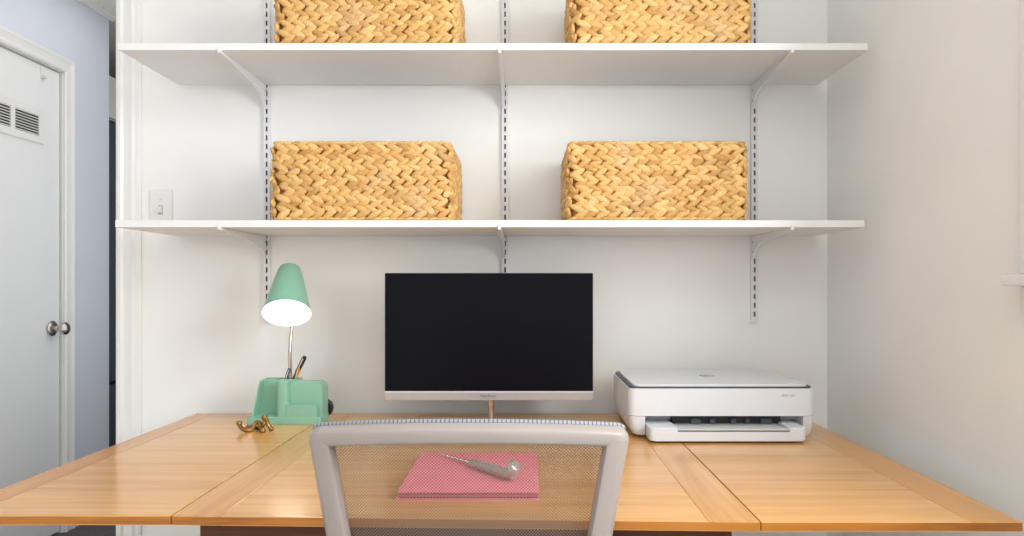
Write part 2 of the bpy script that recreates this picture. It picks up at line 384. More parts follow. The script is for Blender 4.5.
# door casing: two legs and a head, mitred
b = MB()
cp = [(0.0, 0.0), (0.0, 0.012), (0.007, 0.016), (0.016, 0.016), (0.022, 0.011), (0.043, 0.014), (0.052, 0.018), (0.063, 0.018), (0.066, 0.0)]   # across, out
def casing_leg(yin, sgn):
    lo = [(XL + o, yin + sgn * a, 0.0) for a, o in cp]; hi = [(XL + o, yin + sgn * a, DZ + a) for a, o in cp]
    return [lo, hi]
b.loft(casing_leg(DY1, 1)); b.loft(casing_leg(DY0, -1))
b.loft([[(XL + o, DY0 - a, DZ + a) for a, o in cp], [(XL + o, DY1 + a, DZ + a) for a, o in cp]])
struct(b.build('trim_3', M['trim'], smooth=20))
b = MB(); b.box(XL - 0.12, XL, DY1 - 0.003, DY1 + 0.002, 0, DZ).box(XL - 0.12, XL, DY0 - 0.002, DY0 + 0.003, 0, DZ).box(XL - 0.12, XL, DY0, DY1, DZ - 0.003, DZ + 0.002)
b.box(XL - 0.075, XL - 0.055, DY1 - 0.02, DY1, 0, DZ)
struct(b.build('trim_4', M['trim']))

# the hall door
dr = bpy.data.objects.new('door_1', None); C.objects.link(dr); dr.location = (XL, (DY0 + DY1) / 2, 0); struct(dr)
MB().box(XL - 0.045, XL - 0.006, DY0 + 0.007, DY1 - 0.012, 0.012, DZ - 0.010, 0.002).build('door_slab', M['door'], dr)
kz, ky = CH - 0.187, 3.083
hd = MB().lathe([(0.001, -0.006), (0.030, -0.006), (0.033, -0.002), (0.033, 0.003), (0.028, 0.008), (0.012, 0.011), (0.010, 0.028), (0.014, 0.034), (0.024, 0.040), (0.028, 0.050), (0.027, 0.060), (0.020, 0.067), (0.008, 0.070), (0.001, 0.0705)], (XL, ky, kz), (1, 0, 0), 28).build('door_handle', M['nickel'], dr)
# louvred air vent set in the door
vy0, vy1, vz0, vz1 = 2.665, 3.03, CH + 0.612, CH + 0.762
xf = XL - 0.006
b = MB()
b.box(xf, xf + 0.006, vy0, vy1, vz0, vz0 + 0.031, 0.0015).box(xf, xf + 0.006, vy0, vy1, vz1 - 0.031, vz1, 0.0015)
mid = (vy0 + vy1) / 2
for (y0, y1) in ((vy0, vy0 + 0.030), (mid - 0.012, mid + 0.012), (vy1 - 0.030, vy1)): b.box(xf, xf + 0.006, y0, y1, vz0 + 0.03, vz1 - 0.03)
vent = b.build('vent_frame', M['trim'], dr)
MB().box(xf, xf + 0.0008, vy0 + 0.02, vy1 - 0.02, vz0 + 0.02, vz1 - 0.02).build('vent_back', M['black'], vent)
b = MB()
for (y0, y1) in ((vy0 + 0.028, mid - 0.010), (mid + 0.010, vy1 - 0.028)):
    for i in range(8):
        z = vz0 + 0.0335 + i * 0.0115
        b.prism([(xf + 0.001, z + 0.0035), (xf + 0.0055, z - 0.0010), (xf + 0.0058, z + 0.0012), (xf + 0.001, z + 0.0052)], 'Y', y0, y1)
b.build('vent_louver', M['trim'], vent)
hk = thing('door_hook', (xf, 3.01, DZ - 0.075), 'small white catch fixed near the top corner of the hall door', 'hook')
b = MB(); b.box(xf, xf + 0.004, 3.012, 3.035, DZ - 0.070, DZ - 0.012, 0.001).build('plate', M['steel'], hk)
MB().box(xf + 0.004, xf + 0.016, 3.016, 3.031, DZ - 0.068, DZ - 0.055, 0.002).build('hook_tip', M['plasticgrey'], hk)

# kitchen beyond the hall: fridge with a wall cabinet over it
fr = thing('refrigerator', (-2.55, 4.05, 0), 'tall grey refrigerator glimpsed past the end of the blue hall wall', 'refrigerator')
MB().box(-2.95, -2.26, 3.62, 4.45, 0.0, CH + 0.862, 0.01).build('body', M['fridge'], fr)
MB().box(-2.255, -2.20, 3.62, 4.45, 0.60, CH + 0.868, 0.01).build('door', M['fridge'], fr)
MB().box(-2.255, -2.20, 3.62, 4.45, 0.05, 0.59, 0.01).build('freezer_drawer', M['fridge'], fr)
kc = thing('kitchen_cabinet', (-2.55, 4.05, CH + 0.885), 'white wall cabinet above the grey refrigerator', 'cabinet')
MB().box(-2.95, -2.22, 3.60, 4.50, CH + 0.885, CH + 1.115, 0.002).build('body', M['trim'], kc)
MB().box(-2.22, -2.20, 3.605, 4.495, CH + 0.890, CH + 1.110, 0.003).build('door', M['trim'], kc)

# light switch on the back wall
sx, sz = -1.0545, CH + 0.219
sw = thing('light_switch', (sx, YB, sz - 0.06), 'white toggle light switch plate left of the shelves', 'light switch')
MB().box(sx - 0.0325, sx + 0.0325, YB - 0.006, YB, sz - 0.058, sz + 0.058, 0.003).build('switch_plate', M['trim'], sw)
MB().box(sx - 0.006, sx + 0.006, YB - 0.0068, YB - 0.005, sz - 0.013, sz + 0.013).build('toggle_slot', M['greymark'], sw)
MB().prism([(YB - 0.006, sz + 0.011), (YB - 0.008, sz + 0.010), (YB - 0.018, sz - 0.004), (YB - 0.016, sz - 0.010), (YB - 0.006, sz - 0.010)], 'X', sx - 0.0048, sx + 0.0048, 0.0006).build('toggle', M['trim'], sw)
for dz in (0.030, -0.030):
    MB().lathe([(0.003, 0), (0.003, 0.001), (0.001, 0.0015)], (sx, YB - 0.006, sz + dz), (0, -1, 0), 12).build('screw', M['plasticgrey'], sw)

# ================================================================ shelving
TX = (-0.747, -0.0630, 0.653)
TOP0 = CH - 0.104
def standard(x, label):
    b = MB(); z0, z1 = TOP0, 2.38
    b.mi = 0
    b.box(x - 0.009, x - 0.0027, YB - 0.012, YB - 0.0105, z0, z1).box(x + 0.0027, x + 0.009, YB - 0.012, YB - 0.0105, z0, z1)
    b.box(x - 0.009, x - 0.0078, YB - 0.0105, YB, z0, z1).box(x + 0.0078, x + 0.009, YB - 0.0105, YB, z0, z1)
    z = z0; first = True
    while z < z1:
        zt = min(z + (0.016 if first else 0.0105), z1)
        b.box(x - 0.0027, x + 0.0027, YB - 0.012, YB - 0.0105, z, zt); z = zt + 0.0148; first = False
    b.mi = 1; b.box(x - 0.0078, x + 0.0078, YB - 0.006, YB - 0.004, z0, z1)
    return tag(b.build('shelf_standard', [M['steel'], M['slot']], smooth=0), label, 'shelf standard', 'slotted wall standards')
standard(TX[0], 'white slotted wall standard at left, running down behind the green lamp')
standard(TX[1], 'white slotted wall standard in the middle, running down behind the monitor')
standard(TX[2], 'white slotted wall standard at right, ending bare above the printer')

SU, SL = CH + 0.594, CH + 0.161            # top faces of the two boards
ST = 0.0175; SY = 1.711
def shelf(x0, x1, zt, label):
    return tag(MB().box(x0, x1, SY, YB - 0.0125, zt - ST, zt, 0.0012).build('wall_shelf', M['shelf']), label, 'shelf', 'white shelf boards')
shelf(-1.000, 0.8335, SU, 'upper white shelf board, its two baskets cut by the top of the picture')
shelf(-1.007, 0.8255, SL, 'lower white shelf board hanging above the monitor')

def bracket(x, zb, label):
    w = 0.0042
    top = zb
    pr = [(SY - 0.004, top + 0.006), (SY - 0.0005, top + 0.006), (SY - 0.0005, top), (YB - 0.0125, top), (YB - 0.0125, top - 0.064)]
    pr += [(YB - 0.018, top - 0.060), (YB - 0.030, top - 0.047), (YB - 0.048, top - 0.034), (YB - 0.075, top - 0.027), (YB - 0.12, top - 0.0225), (SY + 0.02, top - 0.0085), (SY - 0.001, top - 0.007), (SY - 0.004, top - 0.004)]
    b = MB().prism(pr, 'X', x - w, x + w, 0.0008, 1)
    b.box(x - 0.0016, x + 0.0016, YB - 0.0125, YB - 0.008, top - 0.060, top - 0.050)
    t = thing('shelf_bracket', (x, YB, zb - 0.064), label, 'shelf bracket', 'white shelf brackets')
    b.build('bracket_arm', M['steel'], t)
    for dz, dy in ((0.018, 0.020), (0.046, 0.018)):
        MB().lathe([(0.0022, -0.0005), (0.0022, 0.0006), (0.001, 0.001)], (x + (w if x < 0 else -w), YB - dy, top - dz), (1 if x < 0 else -1, 0, 0), 10).build('rivet', M['seam'], t)
for zb, nm in ((SU - ST, 'upper'), (SL - ST, 'lower')):
    for x, pos in zip(TX, ('left', 'middle', 'right')):
        bracket(x - 0.0045, zb, 'white steel bracket under the %s shelf board, on the %s wall standard' % (nm, pos))

# ---------------------------------------------------------------- braided baskets
BW, BD, BH = 0.445, 0.265, 0.200
def make_basket(x0, y0, z0, label):
    t = thing('woven_basket', (x0 + BW / 2, y0 + BD / 2, z0), label, 'basket', 'braided storage baskets')
    cx, cy = x0 + BW / 2, y0 + BD / 2
    R = 0.013
    hw, hd = BW / 2 - 0.007, BD / 2 - 0.007
    # perimeter walk, counter-clockwise seen from above: front runs left to right
    segs = [((-hw + R, -hd), (hw - R, -hd)), ((hw, -hd + R), (hw, hd - R)), ((hw - R, hd), (-hw + R, hd)), ((-hw, hd - R), (-hw, -hd + R))]
    path = []
    cc = [(hw - R, -hd + R, -PI/2), (hw - R, hd - R, 0), (-hw + R, hd - R, PI/2), (-hw + R, -hd + R, PI)]
    for (a, c_), (ox, oy, a0) in zip(segs, cc):
        n = 60
        for i in range(n): path.append((a[0] + (c_[0]-a[0])*i/n, a[1] + (c_[1]-a[1])*i/n))
        for i in range(8): path.append((ox + R*math.cos(a0 + i/8*PI/2), oy + R*math.sin(a0 + i/8*PI/2)))
    L_ = [0.0]
    for i in range(len(path)):
        p, q = path[i], path[(i + 1) % len(path)]; L_.append(L_[-1] + math.hypot(q[0]-p[0], q[1]-p[1]))
    tot = L_[-1]
    def at(s):
        s %= tot
        lo, hi = 0, len(path)
        while hi - lo > 1:
            m_ = (lo + hi) // 2
            if L_[m_] <= s: lo = m_
            else: hi = m_
        p, q = path[lo], path[(lo + 1) % len(path)]
        d = L_[lo + 1] - L_[lo]; f = (s - L_[lo]) / d if d else 0
        tx, ty = (q[0]-p[0]) / d, (q[1]-p[1]) / d
        return Vector((p[0] + (q[0]-p[0])*f, p[1] + (q[1]-p[1])*f, 0)), Vector((tx, ty, 0)), Vector((ty, -tx, 0))
    b = MB(); rnd = random.Random(3)
    rows = 7; pitch = (BH - 0.022) / rows; n = int(tot / 0.0275)
    for r in range(rows):
        zc = 0.011 + pitch * (r + 0.5)
        ph = rnd.random()
        for k in range(n):
            for sgn in (1, -1):
                s = (k + ph + rnd.uniform(-0.12, 0.12) + (0.5 if sgn < 0 else 0) * 0.35) * tot / n
                P, T, O = at(s)
                zz = zc + sgn * pitch * 0.25 + rnd.uniform(-0.0012, 0.0012)
                bulge = 0.002 + 0.008 * (1 - ((zz / BH - 0.45) / 0.55) ** 2) * (math.sin(PI * min(1, max(0, (P.y + hd) / (2 * hd)))) ** 0.5 if abs(T.y) > 0.5 else 0)
                ang = -sgn * math.radians(27 + rnd.uniform(-8, 8))
                A = T * math.cos(ang) + Vector((0, 0, 1)) * math.sin(ang)
                A = (A + O * rnd.uniform(0.06, 0.2)).normalized()
                W = O.cross(A).normalized(); O2 = A.cross(W)
                rot = Matrix(((A.x, W.x, O2.x, 0), (A.y, W.y, O2.y, 0), (A.z, W.z, O2.z, 0), (0, 0, 0, 1)))
                c = Vector((cx, cy, z0 + zz)) + P + O * (bulge + rnd.uniform(-0.0012, 0.0012))
                b.ball(c, 1.0, 0.0222 * rnd.uniform(0.86, 1.1), 0.0090 * rnd.uniform(0.85, 1.15), 0.0066, 10, 6, rot)
    b.build('woven_wall', M['basket'], t, fixn=False, smooth=60)
    # twisted rim and foot
    for nm, z in (('rim', BH - 0.007), ('foot_strand', 0.0055)):
        b = MB(); m_ = int(tot / 0.02)
        for k in range(m_):
            P, T, O = at(k * tot / m_)
            A = (T * 1.0 + Vector((0, 0, 1)) * 0.16).normalized(); W = O.cross(A).normalized(); O2 = A.cross(W)
            rot = Matrix(((A.x, W.x, O2.x, 0), (A.y, W.y, O2.y, 0), (A.z, W.z, O2.z, 0), (0, 0, 0, 1)))
            b.ball(Vector((cx, cy, z0 + z)) + P, 1.0, 0.015, 0.0054, 0.0066, 10, 6, rot)
        b.build(nm, M['basket'], t, fixn=False, smooth=60)
    b = MB(); R2 = 0.02
    o_ = rrect(cx - hw, cx + hw, cy - hd, cy + hd, R2); i_ = rrect(cx - hw + 0.006, cx + hw - 0.006, cy - hd + 0.006, cy + hd - 0.006, R2 - 0.006)
    b.loft([[(x, y, z0 + BH - 0.012) for x, y in i_], [(x, y, z0 + 0.008) for x, y in i_]], caps=False)
    b.loft([[(x, y, z0 + BH - 0.012) for x, y in i_], [(x, y, z0 + BH - 0.012) for x, y in o_], [(x, y, z0 + 0.002) for x, y in o_]], caps=False)
    b.prism(o_, 'Z', z0 + 0.001, z0 + 0.008)
    b.build('inner_wall', M['lining'], t, fixn=False)
    return t
bk = make_basket(-0.633, 1.73, SL, 'braided tan basket on the lower shelf, above the gap between green lamp and monitor')
by = 1.73 + BD / 2
dup(bk, (0.101 + BW / 2, by, SL), 'braided tan basket on the lower shelf, above the white printer', PI)
dup(bk, (-0.625 + BW / 2, by, SU), 'braided tan basket on the upper shelf, the left one of the pair', PI)
dup(bk, (0.111 + BW / 2, by, SU), 'braided tan basket on the upper shelf, the right one of the pair')

# ================================================================ desk
DT, TH = 0.75, 0.0155                        # top face height, board thickness
YF_L, YF_R, YK = 1.0976, 1.068, 1.983        # front edge left / right, back edge
X_A, X_B, X_C, X_D = -0.936, -0.558, 0.357, 0.757
dk = thing('drop_leaf_desk', (-0.1, 1.5, 0), 'long honey oak drop-leaf desk with both leaves raised', 'desk')
def top(name, x0, x1, yf0, yf1, m, parent):
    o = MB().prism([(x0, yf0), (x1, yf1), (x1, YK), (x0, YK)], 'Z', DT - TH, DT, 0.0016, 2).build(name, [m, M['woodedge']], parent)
    for p in o.data.polygons:                    # the boards' side faces take a darker, more orange tone
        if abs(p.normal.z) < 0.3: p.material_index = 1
    return o
def yf(x): return YF_L if x <= X_B else (YF_R if x >= X_C else YF_L + (YF_R - YF_L) * (x - X_B) / (X_C - X_B))
def panel(name, x0, x1, bl, br):
    g = 0.0009
    x0 += g; x1 -= g
    a, c = x0 + bl, x1 - br
    o = top(name, a, c, yf(a), yf(c), M['wood'], dk)
    if bl: top('end_band', x0, a, yf(x0), yf(a), M['woodband' if br else 'woodbandouter'], o)
    if br: top('end_band', c, x1, yf(c), yf(x1), M['woodband' if bl else 'woodbandouter'], o)
    return o
panel('drop_leaf', X_A, X_B, 0.056, 0)
panel('center_top', X_B, X_C, 0.078, 0.078)
panel('drop_leaf', X_C, X_D, 0, 0.077)
b = MB()
b.box(-0.535, 0.335, 1.145, 1.163, DT - TH - 0.085, DT - TH, 0.001).box(-0.535, 0.335, 1.915, 1.933, DT - TH - 0.085, DT - TH, 0.001)
b.box(-0.535, -0.517, 1.163, 1.915, DT - TH - 0.085, DT - TH).box(0.317, 0.335, 1.163, 1.915, DT - TH - 0.085, DT - TH)
b.build('apron', M['wooddark'], dk)
for (x, y) in ((-0.50, 1.19), (0.30, 1.19), (-0.50, 1.89), (0.30, 1.89)):
    MB().loft([[(x + s*k, y + u*k, z) for s, u in ((-1,-1),(1,-1),(1,1),(-1,1))] for z, k in ((0, 0.013), (DT - TH - 0.10, 0.022), (DT - TH, 0.022))]).build('leg', M['wooddark'], dk)
for (x0, x1) in ((-0.86, -0.40), (0.22, 0.68)):
    for y in (1.30, 1.76):
        MB().box(x0, x1, y, y + 0.022, DT - TH - 0.03, DT - TH, 0.001).build('leaf_support', M['wooddark'], dk)

# ================================================================ monitor
my = 1.818; s = my / F
mx0, mx1 = (384.6 - 527) * s, (593.2 - 527) * s
mz1, mz0, mzc = CH + (286 - 273) * s, CH + (286 - 400.2) * s, CH + (286 - 391) * s
mc = (mx0 + mx1) / 2
mo = thing('computer_monitor', (mc, my + 0.03, DT), 'black-screened desktop monitor with a silver chin, on the desk', 'monitor')
b = MB(); b.box(mx0, mx1, my + 0.001, my + 0.022, mz0, mz1, 0.002)
b.loft([[(mc + sx_*w_, y_, zc_ + sz_*h_) for sx_, sz_ in ((-1,-1),(1,-1),(1,1),(-1,1))] for y_, w_, zc_, h_ in ((my + 0.020, 0.25, (mz0+mz1)/2 - 0.02, 0.12), (my + 0.045, 0.18, (mz0+mz1)/2 - 0.03, 0.08), (my + 0.05, 0.17, (mz0+mz1)/2 - 0.03, 0.075))])
b.build('housing', M['black'], mo)
MB().box(mx0 + 0.001, mx1 - 0.001, my, my + 0.003, mzc, mz1 - 0.001, 0.0006).build('screen', M['screen'], mo)
ch = MB().box(mx0, mx1, my - 0.002, my + 0.012, mz0, mzc - 0.0004, 0.001).build('chin', M['silver'], mo)
MB().box(mx0, mx1, my - 0.0026, my, mzc - 0.0035, mzc - 0.0006).build('chin_edge', M['steel'], ch)
text('maker_name', 'ViewSonic', 0.011, Matrix.Translation(((488 - 527) * s, my - 0.0022, (mz0 + mzc) / 2 - 0.0005)) @ Matrix.Rotation(PI/2, 4, 'X'), M['seam'], ch, width=0.042)
px = (491 - 527) * 1.845 / F
b = MB(); b.tube([(px, 1.845, DT + 0.006), (px, 1.845, mz0 + 0.10)], 0.0078, 20)
b.box(px - 0.02, px + 0.02, my + 0.020, 1.858, mz0 + 0.06, mz0 + 0.12, 0.003)
b.build('stand_post', M['chrome'], mo)
MB().prism(rrect(px - 0.10, px + 0.10, 1.69, 1.856, 0.012), 'Z', DT, DT + 0.007, 0.0015).build('stand_base', M['silver'], mo)

# ================================================================ printer
pt = thing('printer', (0.455, 1.78, DT), 'white flat-topped inkjet printer on the desk\'s right leaf', 'printer')
PX0, PX1, PYF, PYB = 0.2395, 0.681, 1.65, 1.945
zb, zs, zt = DT + 0.012, DT + 0.0535, DT + 0.121
ox0, ox1 = 0.279, 0.652                      # mouth between the two cheeks
b = MB()
b.prism(rrect(PX0, PX1, PYF, PYB, 0.018, 6), 'Z', zs, zt - 0.003, 0.002)
b.build('upper_body', M['plastic'], pt)
b = MB()
def inset(z, k): return [(x, y, z) for x, y in rrect(PX0 + 0.002 + k, ox0, PYF + 0.002 + k*0.6, PYB, 0.014, 6, (1, 0, 0, 1))]
b.loft([inset(DT + 0.006, 0.016), inset(DT + 0.010, 0.010), inset(DT + 0.026, 0.003), inset(zs - 0.0008, 0.0)])
def inset2(z, k): return [(x, y, z) for x, y in rrect(ox1, PX1 - 0.003 - k, PYF + 0.002 + k*0.6, PYB, 0.010, 6, (0, 1, 1, 0))]
b.loft([inset2(DT + 0.006, 0.010), inset2(DT + 0.012, 0.004), inset2(DT + 0.026, 0.001), inset2(zs - 0.0008, 0.0)])
b.box(ox0 - 0.002, ox1 + 0.002, PYF + 0.12, PYB, DT + 0.008, zs)
b.build('lower_body', M['plastic'], pt)
# dark gap and scanner lid
b = MB(); b.prism(rrect(PX0 + 0.004, PX1 - 0.006, PYF + 0.003, PYB - 0.001, 0.016), 'Z', zt - 0.003, zt + 0.0015).build('lid_gap', M['seam'], pt)
lid = MB().prism(rrect(0.2515, 0.666, PYF + 0.006, PYB, 0.016), 'Z', zt + 0.001, zt + 0.0065, 0.002).build('scanner_lid', M['plastic'], pt)
lx, ly, lz = (706.5 - 527) * 1.815 / F, 1.815, zt + 0.0066
badge = MB().lathe([(0.0195, -0.0002), (0.0195, 0.0003)], (lx, ly, lz), (0, 0, 1), 40).build('round_badge', M['greymark'], lid)
text('badge_letters', 'hp', 0.030, Matrix.Translation((lx, ly + 0.001, lz + 0.0005)), M['plastic'], badge, shear=0.25)
fm = zt - 0.0195
text('model_name', 'ENVY', 0.0085, Matrix.Translation((0.6085, PYF - 0.0002, fm)) @ Matrix.Rotation(PI/2, 4, 'X'), M['greymark'], pt, width=0.0155)
text('model_number', '6000', 0.0085, Matrix.Translation((0.6255, PYF - 0.0002, fm)) @ Matrix.Rotation(PI/2, 4, 'X'), M['palemark'], pt, width=0.0125)
# tray with a sunken channel
TY = 1.60; tz0, tz1 = DT + 0.005, DT + 0.035
tx0, tx1 = 0.281, 0.640; cx0, cx1 = 0.345, 0.602
b = MB()
b.prism(rrect(tx0, cx0, TY + 0.0008, PYF + 0.12, 0.010, 6, (1, 0, 0, 0)), 'Z', DT + 0.022, tz1, 0.002)
b.prism(rrect(cx1, tx1, TY + 0.0008, PYF + 0.12, 0.010, 6, (0, 1, 0, 0)), 'Z', DT + 0.022, tz1, 0.002)
b.prism(rrect(tx0, tx1, TY, PYF + 0.10, 0.010, 6, (1, 1, 0, 0)), 'Z', tz0, DT + 0.0262, 0.003)
tr = b.build('paper_tray', M['plastic'], pt)
MB().box(cx0 + 0.001, cx1 - 0.001, TY + 0.0004, TY + 0.020, DT + 0.0290, DT + 0.0322, 0.001).build('tray_extension', M['plasticgrey'], tr)
MB().box(cx0, cx1, TY + 0.004, TY + 0.014, DT + 0.0258, DT + 0.0292).build('tray_slot', M['seam'], tr)
MB().box(cx0 + 0.004, cx1 - 0.004, TY + 0.02, PYF + 0.06, DT + 0.026, DT + 0.0298, 0.001).build('tray_plate', M['plasticgrey'], tr)
mouth = MB().box(ox0, ox1, PYF + 0.055, PYF + 0.119, DT + 0.0355, zs - 0.0005).build('mouth_side', M['plasticgrey'], pt)
b = MB(); b.box(0.350, 0.608, PYF + 0.030, PYF + 0.054, DT + 0.029, zs - 0.0008)
mb_ = b.build('paper_mouth', M['black'], pt)
for k, (a, c) in enumerate(((0.392, 0.415), (0.437, 0.450), (0.487, 0.500), (0.522, 0.532), (0.56, 0.585))):
    MB().box(a, c, PYF + 0.022, PYF + 0.032, DT + 0.030, DT + 0.043, 0.001).build('paper_guide', M['seam'], pt)
for (x, y) in ((0.30, 1.67), (0.63, 1.67), (0.30, 1.92), (0.63, 1.92)):
    MB().lathe([(0.010, 0), (0.010, 0.0085)], (x, y, DT), (0, 0, 1), 14).build('foot', M['black'], pt)

# ================================================================ desk lamp with organizer
LX, LY = -0.7263, 1.813                      # left front corner of its base
lm = thing('desk_lamp', (LX + 0.1, LY + 0.04, DT), 'lit sage green gooseneck lamp with a desk organizer base', 'lamp')
def lx_(v): return LX + v
MB().prism(rrect(lx_(0), lx_(0.192), LY, LY + 0.078, 0.005, 4), 'Z', DT, DT + 0.0205, 0.0015).build('base_tray', M['green'], lm)
# pen cup at the left: hollow, its left side slanting outward to the foot
cz = DT + 0.113; cf, cb = LY + 0.044, LY + 0.077
b = MB()
def cup(z, x0, x1, t): return [(lx_(x0 + t), cf + t, z), (lx_(x1 - t), cf + t, z), (lx_(x1 - t), cb - t, z), (lx_(x0 + t), cb - t, z)]
b.loft([cup(DT + 0.0200, 0.012, 0.120, 0), cup(cz, 0.026, 0.120, 0), cup(cz, 0.026, 0.120, 0.003), cup(DT + 0.026, 0.013, 0.120, 0.003)])
b.build('pen_cup', M['green'], lm)
# slanted side wing running forward from the cup, making an open bin beside the column
b = MB()
b.loft([[(lx_(x), y, DT + 0.0200) for x, y in ((0.012, LY + 0.003), (0.0155, LY + 0.003), (0.0155, cf + 0.002), (0.012, cf + 0.002))],
        [(lx_(x), y, cz - 0.001) for x, y in ((0.026, LY + 0.018), (0.0295, LY + 0.018), (0.0295, cf + 0.002), (0.026, cf + 0.002))]])
b.build('bin_side', M['green'], lm)
MB().prism(rrect(lx_(0.0745), lx_(0.1050), LY + 0.001, LY + 0.047, 0.012, 8, (1, 1, 0, 0)), 'Z', DT + 0.0200, DT + 0.1125, 0.0015).build('column', M['green'], lm)
MB().prism(rrect(lx_(0.100), lx_(0.191), DT + 0.018, DT + 0.1075, 0.018, 8, (0, 0, 1, 0)), 'Y', LY + 0.018, LY + 0.072, 0.0015).build('phone_rest', M['green'], lm)
MB().prism(rrect(lx_(0.100), lx_(0.182), DT + 0.018, DT + 0.0505, 0.008, 6, (0, 0, 1, 0)), 'Y', LY + 0.001, LY + 0.006, 0.0012).build('phone_ledge', M['green'], lm)
MB().lathe([(0.023, 0), (0.026, 0.003), (0.026, 0.014), (0.023, 0.017)], (lx_(0.176), LY + 0.072, DT + 0.031), (0, 1, 0), 28).build('knob', M['black'], lm)
# shade
sO = Vector(((286.8 - 527) * 1.79 / F, 1.79, CH - (313.5 - 286) * 1.79 / F))
ax = Vector((-0.14, 0.57, 0.81)).normalized()
prof_o = [(0.0605, 0.0), (0.0600, 0.003), (0.055, 0.025), (0.0455, 0.068), (0.036, 0.112), (0.030, 0.136), (0.027, 0.1425), (0.021, 0.146), (0.001, 0.1475)]
prof_i = [(0.001, 0.138), (0.026, 0.132), (0.034, 0.110), (0.0435, 0.068), (0.053, 0.025), (0.0585, 0.002), (0.0605, 0.0)]
MB().lathe(prof_o, sO, ax, 48, caps=False).build('lamp_shade', M['green'], lm)
MB().lathe(prof_i, sO, ax, 48, caps=False).build('reflector', M['shadein'], lm)
bulb = MB()
bc = sO + ax * 0.048
bulb.lathe([(0.001, -0.034), (0.014, -0.031), (0.025, -0.020), (0.029, -0.004), (0.026, 0.010), (0.016, 0.028), (0.013, 0.045), (0.013, 0.08)], bc, ax, 28)
bulb.build('bulb', M['bulb'], lm)
att = sO + ax * 0.10
stem = spline([(lx_(0.0945), LY + 0.055, DT + 0.03), (lx_(0.0945), LY + 0.055, DT + 0.12), (lx_(0.0925), LY + 0.058, DT + 0.18), (lx_(0.093), LY + 0.068, DT + 0.24), (att.x + 0.002, att.y + 0.050, att.z - 0.015), (att.x + 0.002, att.y + 0.046, att.z + 0.006), (att.x + 0.001, att.y + 0.026, att.z + 0.002)], 10)
b = MB(); b.tube(stem, [0.0042 + 0.00035 * (i % 2) for i in range(len(stem))], 12); b.build('gooseneck', M['chrome'], lm)

# pens standing in the cup
def pen(name, p0, p1, r, body, cap, label):
    p0, p1 = Vector(p0), Vector(p1); d = p1 - p0
    t = thing(name, p0, label, 'pen', 'pens in the lamp organizer')
    MB().tube([p0, p0 + d * 0.04, p0 + d * 0.70], [r * 0.4, r, r], 12).build('barrel', body, t)
    c_ = MB(); c_.tube([p0 + d * 0.68, p0 + d * 0.70, p0 + d * 0.96, p1], [r * 1.1, r * 1.25, r * 1.25, r * 0.9], 12)
    c_.build('cap', cap, t)
    q = Vector((0.0, -r * 1.5, 0))
    MB().tube([p0 + d * 0.74 + q, p0 + d * 0.96 + q], r * 0.3, 6).build('clip', M['penmetal'], t)
py_ = LY + 0.061
pen('marker_pen', (lx_(0.060), py_ + 0.006, DT + 0.030), (lx_(0.129), py_ + 0.010, DT + 0.171), 0.0050, M['pengreen'], M['black'], 'black-capped dark green pen leaning furthest right in the green organizer')
pen('ballpoint_pen', (lx_(0.060), py_ - 0.008, DT + 0.030), (lx_(0.094), py_ - 0.007, DT + 0.141), 0.0045, M['black'], M['seam'], 'charcoal pen crossing just behind the lamp\'s steel gooseneck')
pen('pencil', (lx_(0.090), py_ - 0.004, DT + 0.030), (lx_(0.116), py_ - 0.002, DT + 0.141), 0.0034, M['penorange'], M['penorange'], 'orange pencil beside the black-capped pen in the green organizer')

# ================================================================ brass figure
gy = 1.735; gs = gy / F
def gp(zx, zy, dy=0.0):      # a point of the figure above the desk, at its own distance
    X = (235 + zx / 6.7 - 527) * gs; Z = CH - (360 + zy / 6.7 - 286) * gs
    return (X, gy + dy, max(Z, DT + 0.0052))
bx = thing('brass_ornament', (gp(140, 470)[0], gy, DT), 'small twisted brass ornament lying in front of the green lamp base', 'ornament')
b = MB()
A = spline([gp(28, 425, 0.0), gp(50, 450, -0.008), gp(90, 482, -0.012), gp(118, 470, -0.004), gp(132, 425, 0.004), gp(160, 425, 0.004), gp(182, 455, -0.008), gp(203, 478, -0.016)], 6)
b.tube(A, 0.0052, 10); b.ball(A[0], 0.0072); b.ball(A[-1], 0.0072)
b.build('long_arm', M['brass'], bx)
b = MB(); A = spline([gp(185, 390, 0.012), gp(205, 408, 0.006), gp(222, 440, 0.002), gp(236, 472, 0.006)], 6)
b.tube(A, 0.0050, 10); b.ball(A[0], 0.0075); b.ball(A[-1], 0.0062); b.build('upright_arm', M['brass'], bx)
b = MB(); A = spline([gp(60, 470, 0.024), gp(110, 455, 0.012), gp(150, 470, 0.008), gp(185, 440, 0.004), gp(190, 400, 0.010)], 6)
b.tube(A, 0.0048, 10); b.ball(A[0], 0.0062); b.build('cross_arm', M['brass'], bx)

# ================================================================ notebook and jewelled pen
nb = thing('notebook', (-0.10, 1.31, DT), 'pink notebook on the desk, seen through the chair\'s mesh back', 'notebook')
nx0, nx1, ny0, ny1 = -0.219, 0.0205, 1.178, 1.455
MB().prism(rrect(nx0 - 0.003, nx1, ny0 - 0.003, ny1, 0.004, 3), 'Z', DT, DT + 0.0024).build('back_cover', M['pink'], nb)
MB().box(nx0 + 0.004, nx1 - 0.002, ny0 + 0.004, ny1 - 0.003, DT + 0.0024, DT + 0.0046).build('cover_shadow', M['darkgap'], nb)  # dark layer standing in for the shadow beside the cover
MB().box(nx0 + 0.001, nx1 - 0.001, ny0 + 0.0005, ny1 - 0.001, DT + 0.0046, DT + 0.0090).build('page_block', M['pages'], nb)
MB().box(nx0 + 0.004, nx1 - 0.002, ny0 + 0.004, ny1 - 0.003, DT + 0.0090, DT + 0.0112).build('cover_shadow', M['darkgap'], nb)
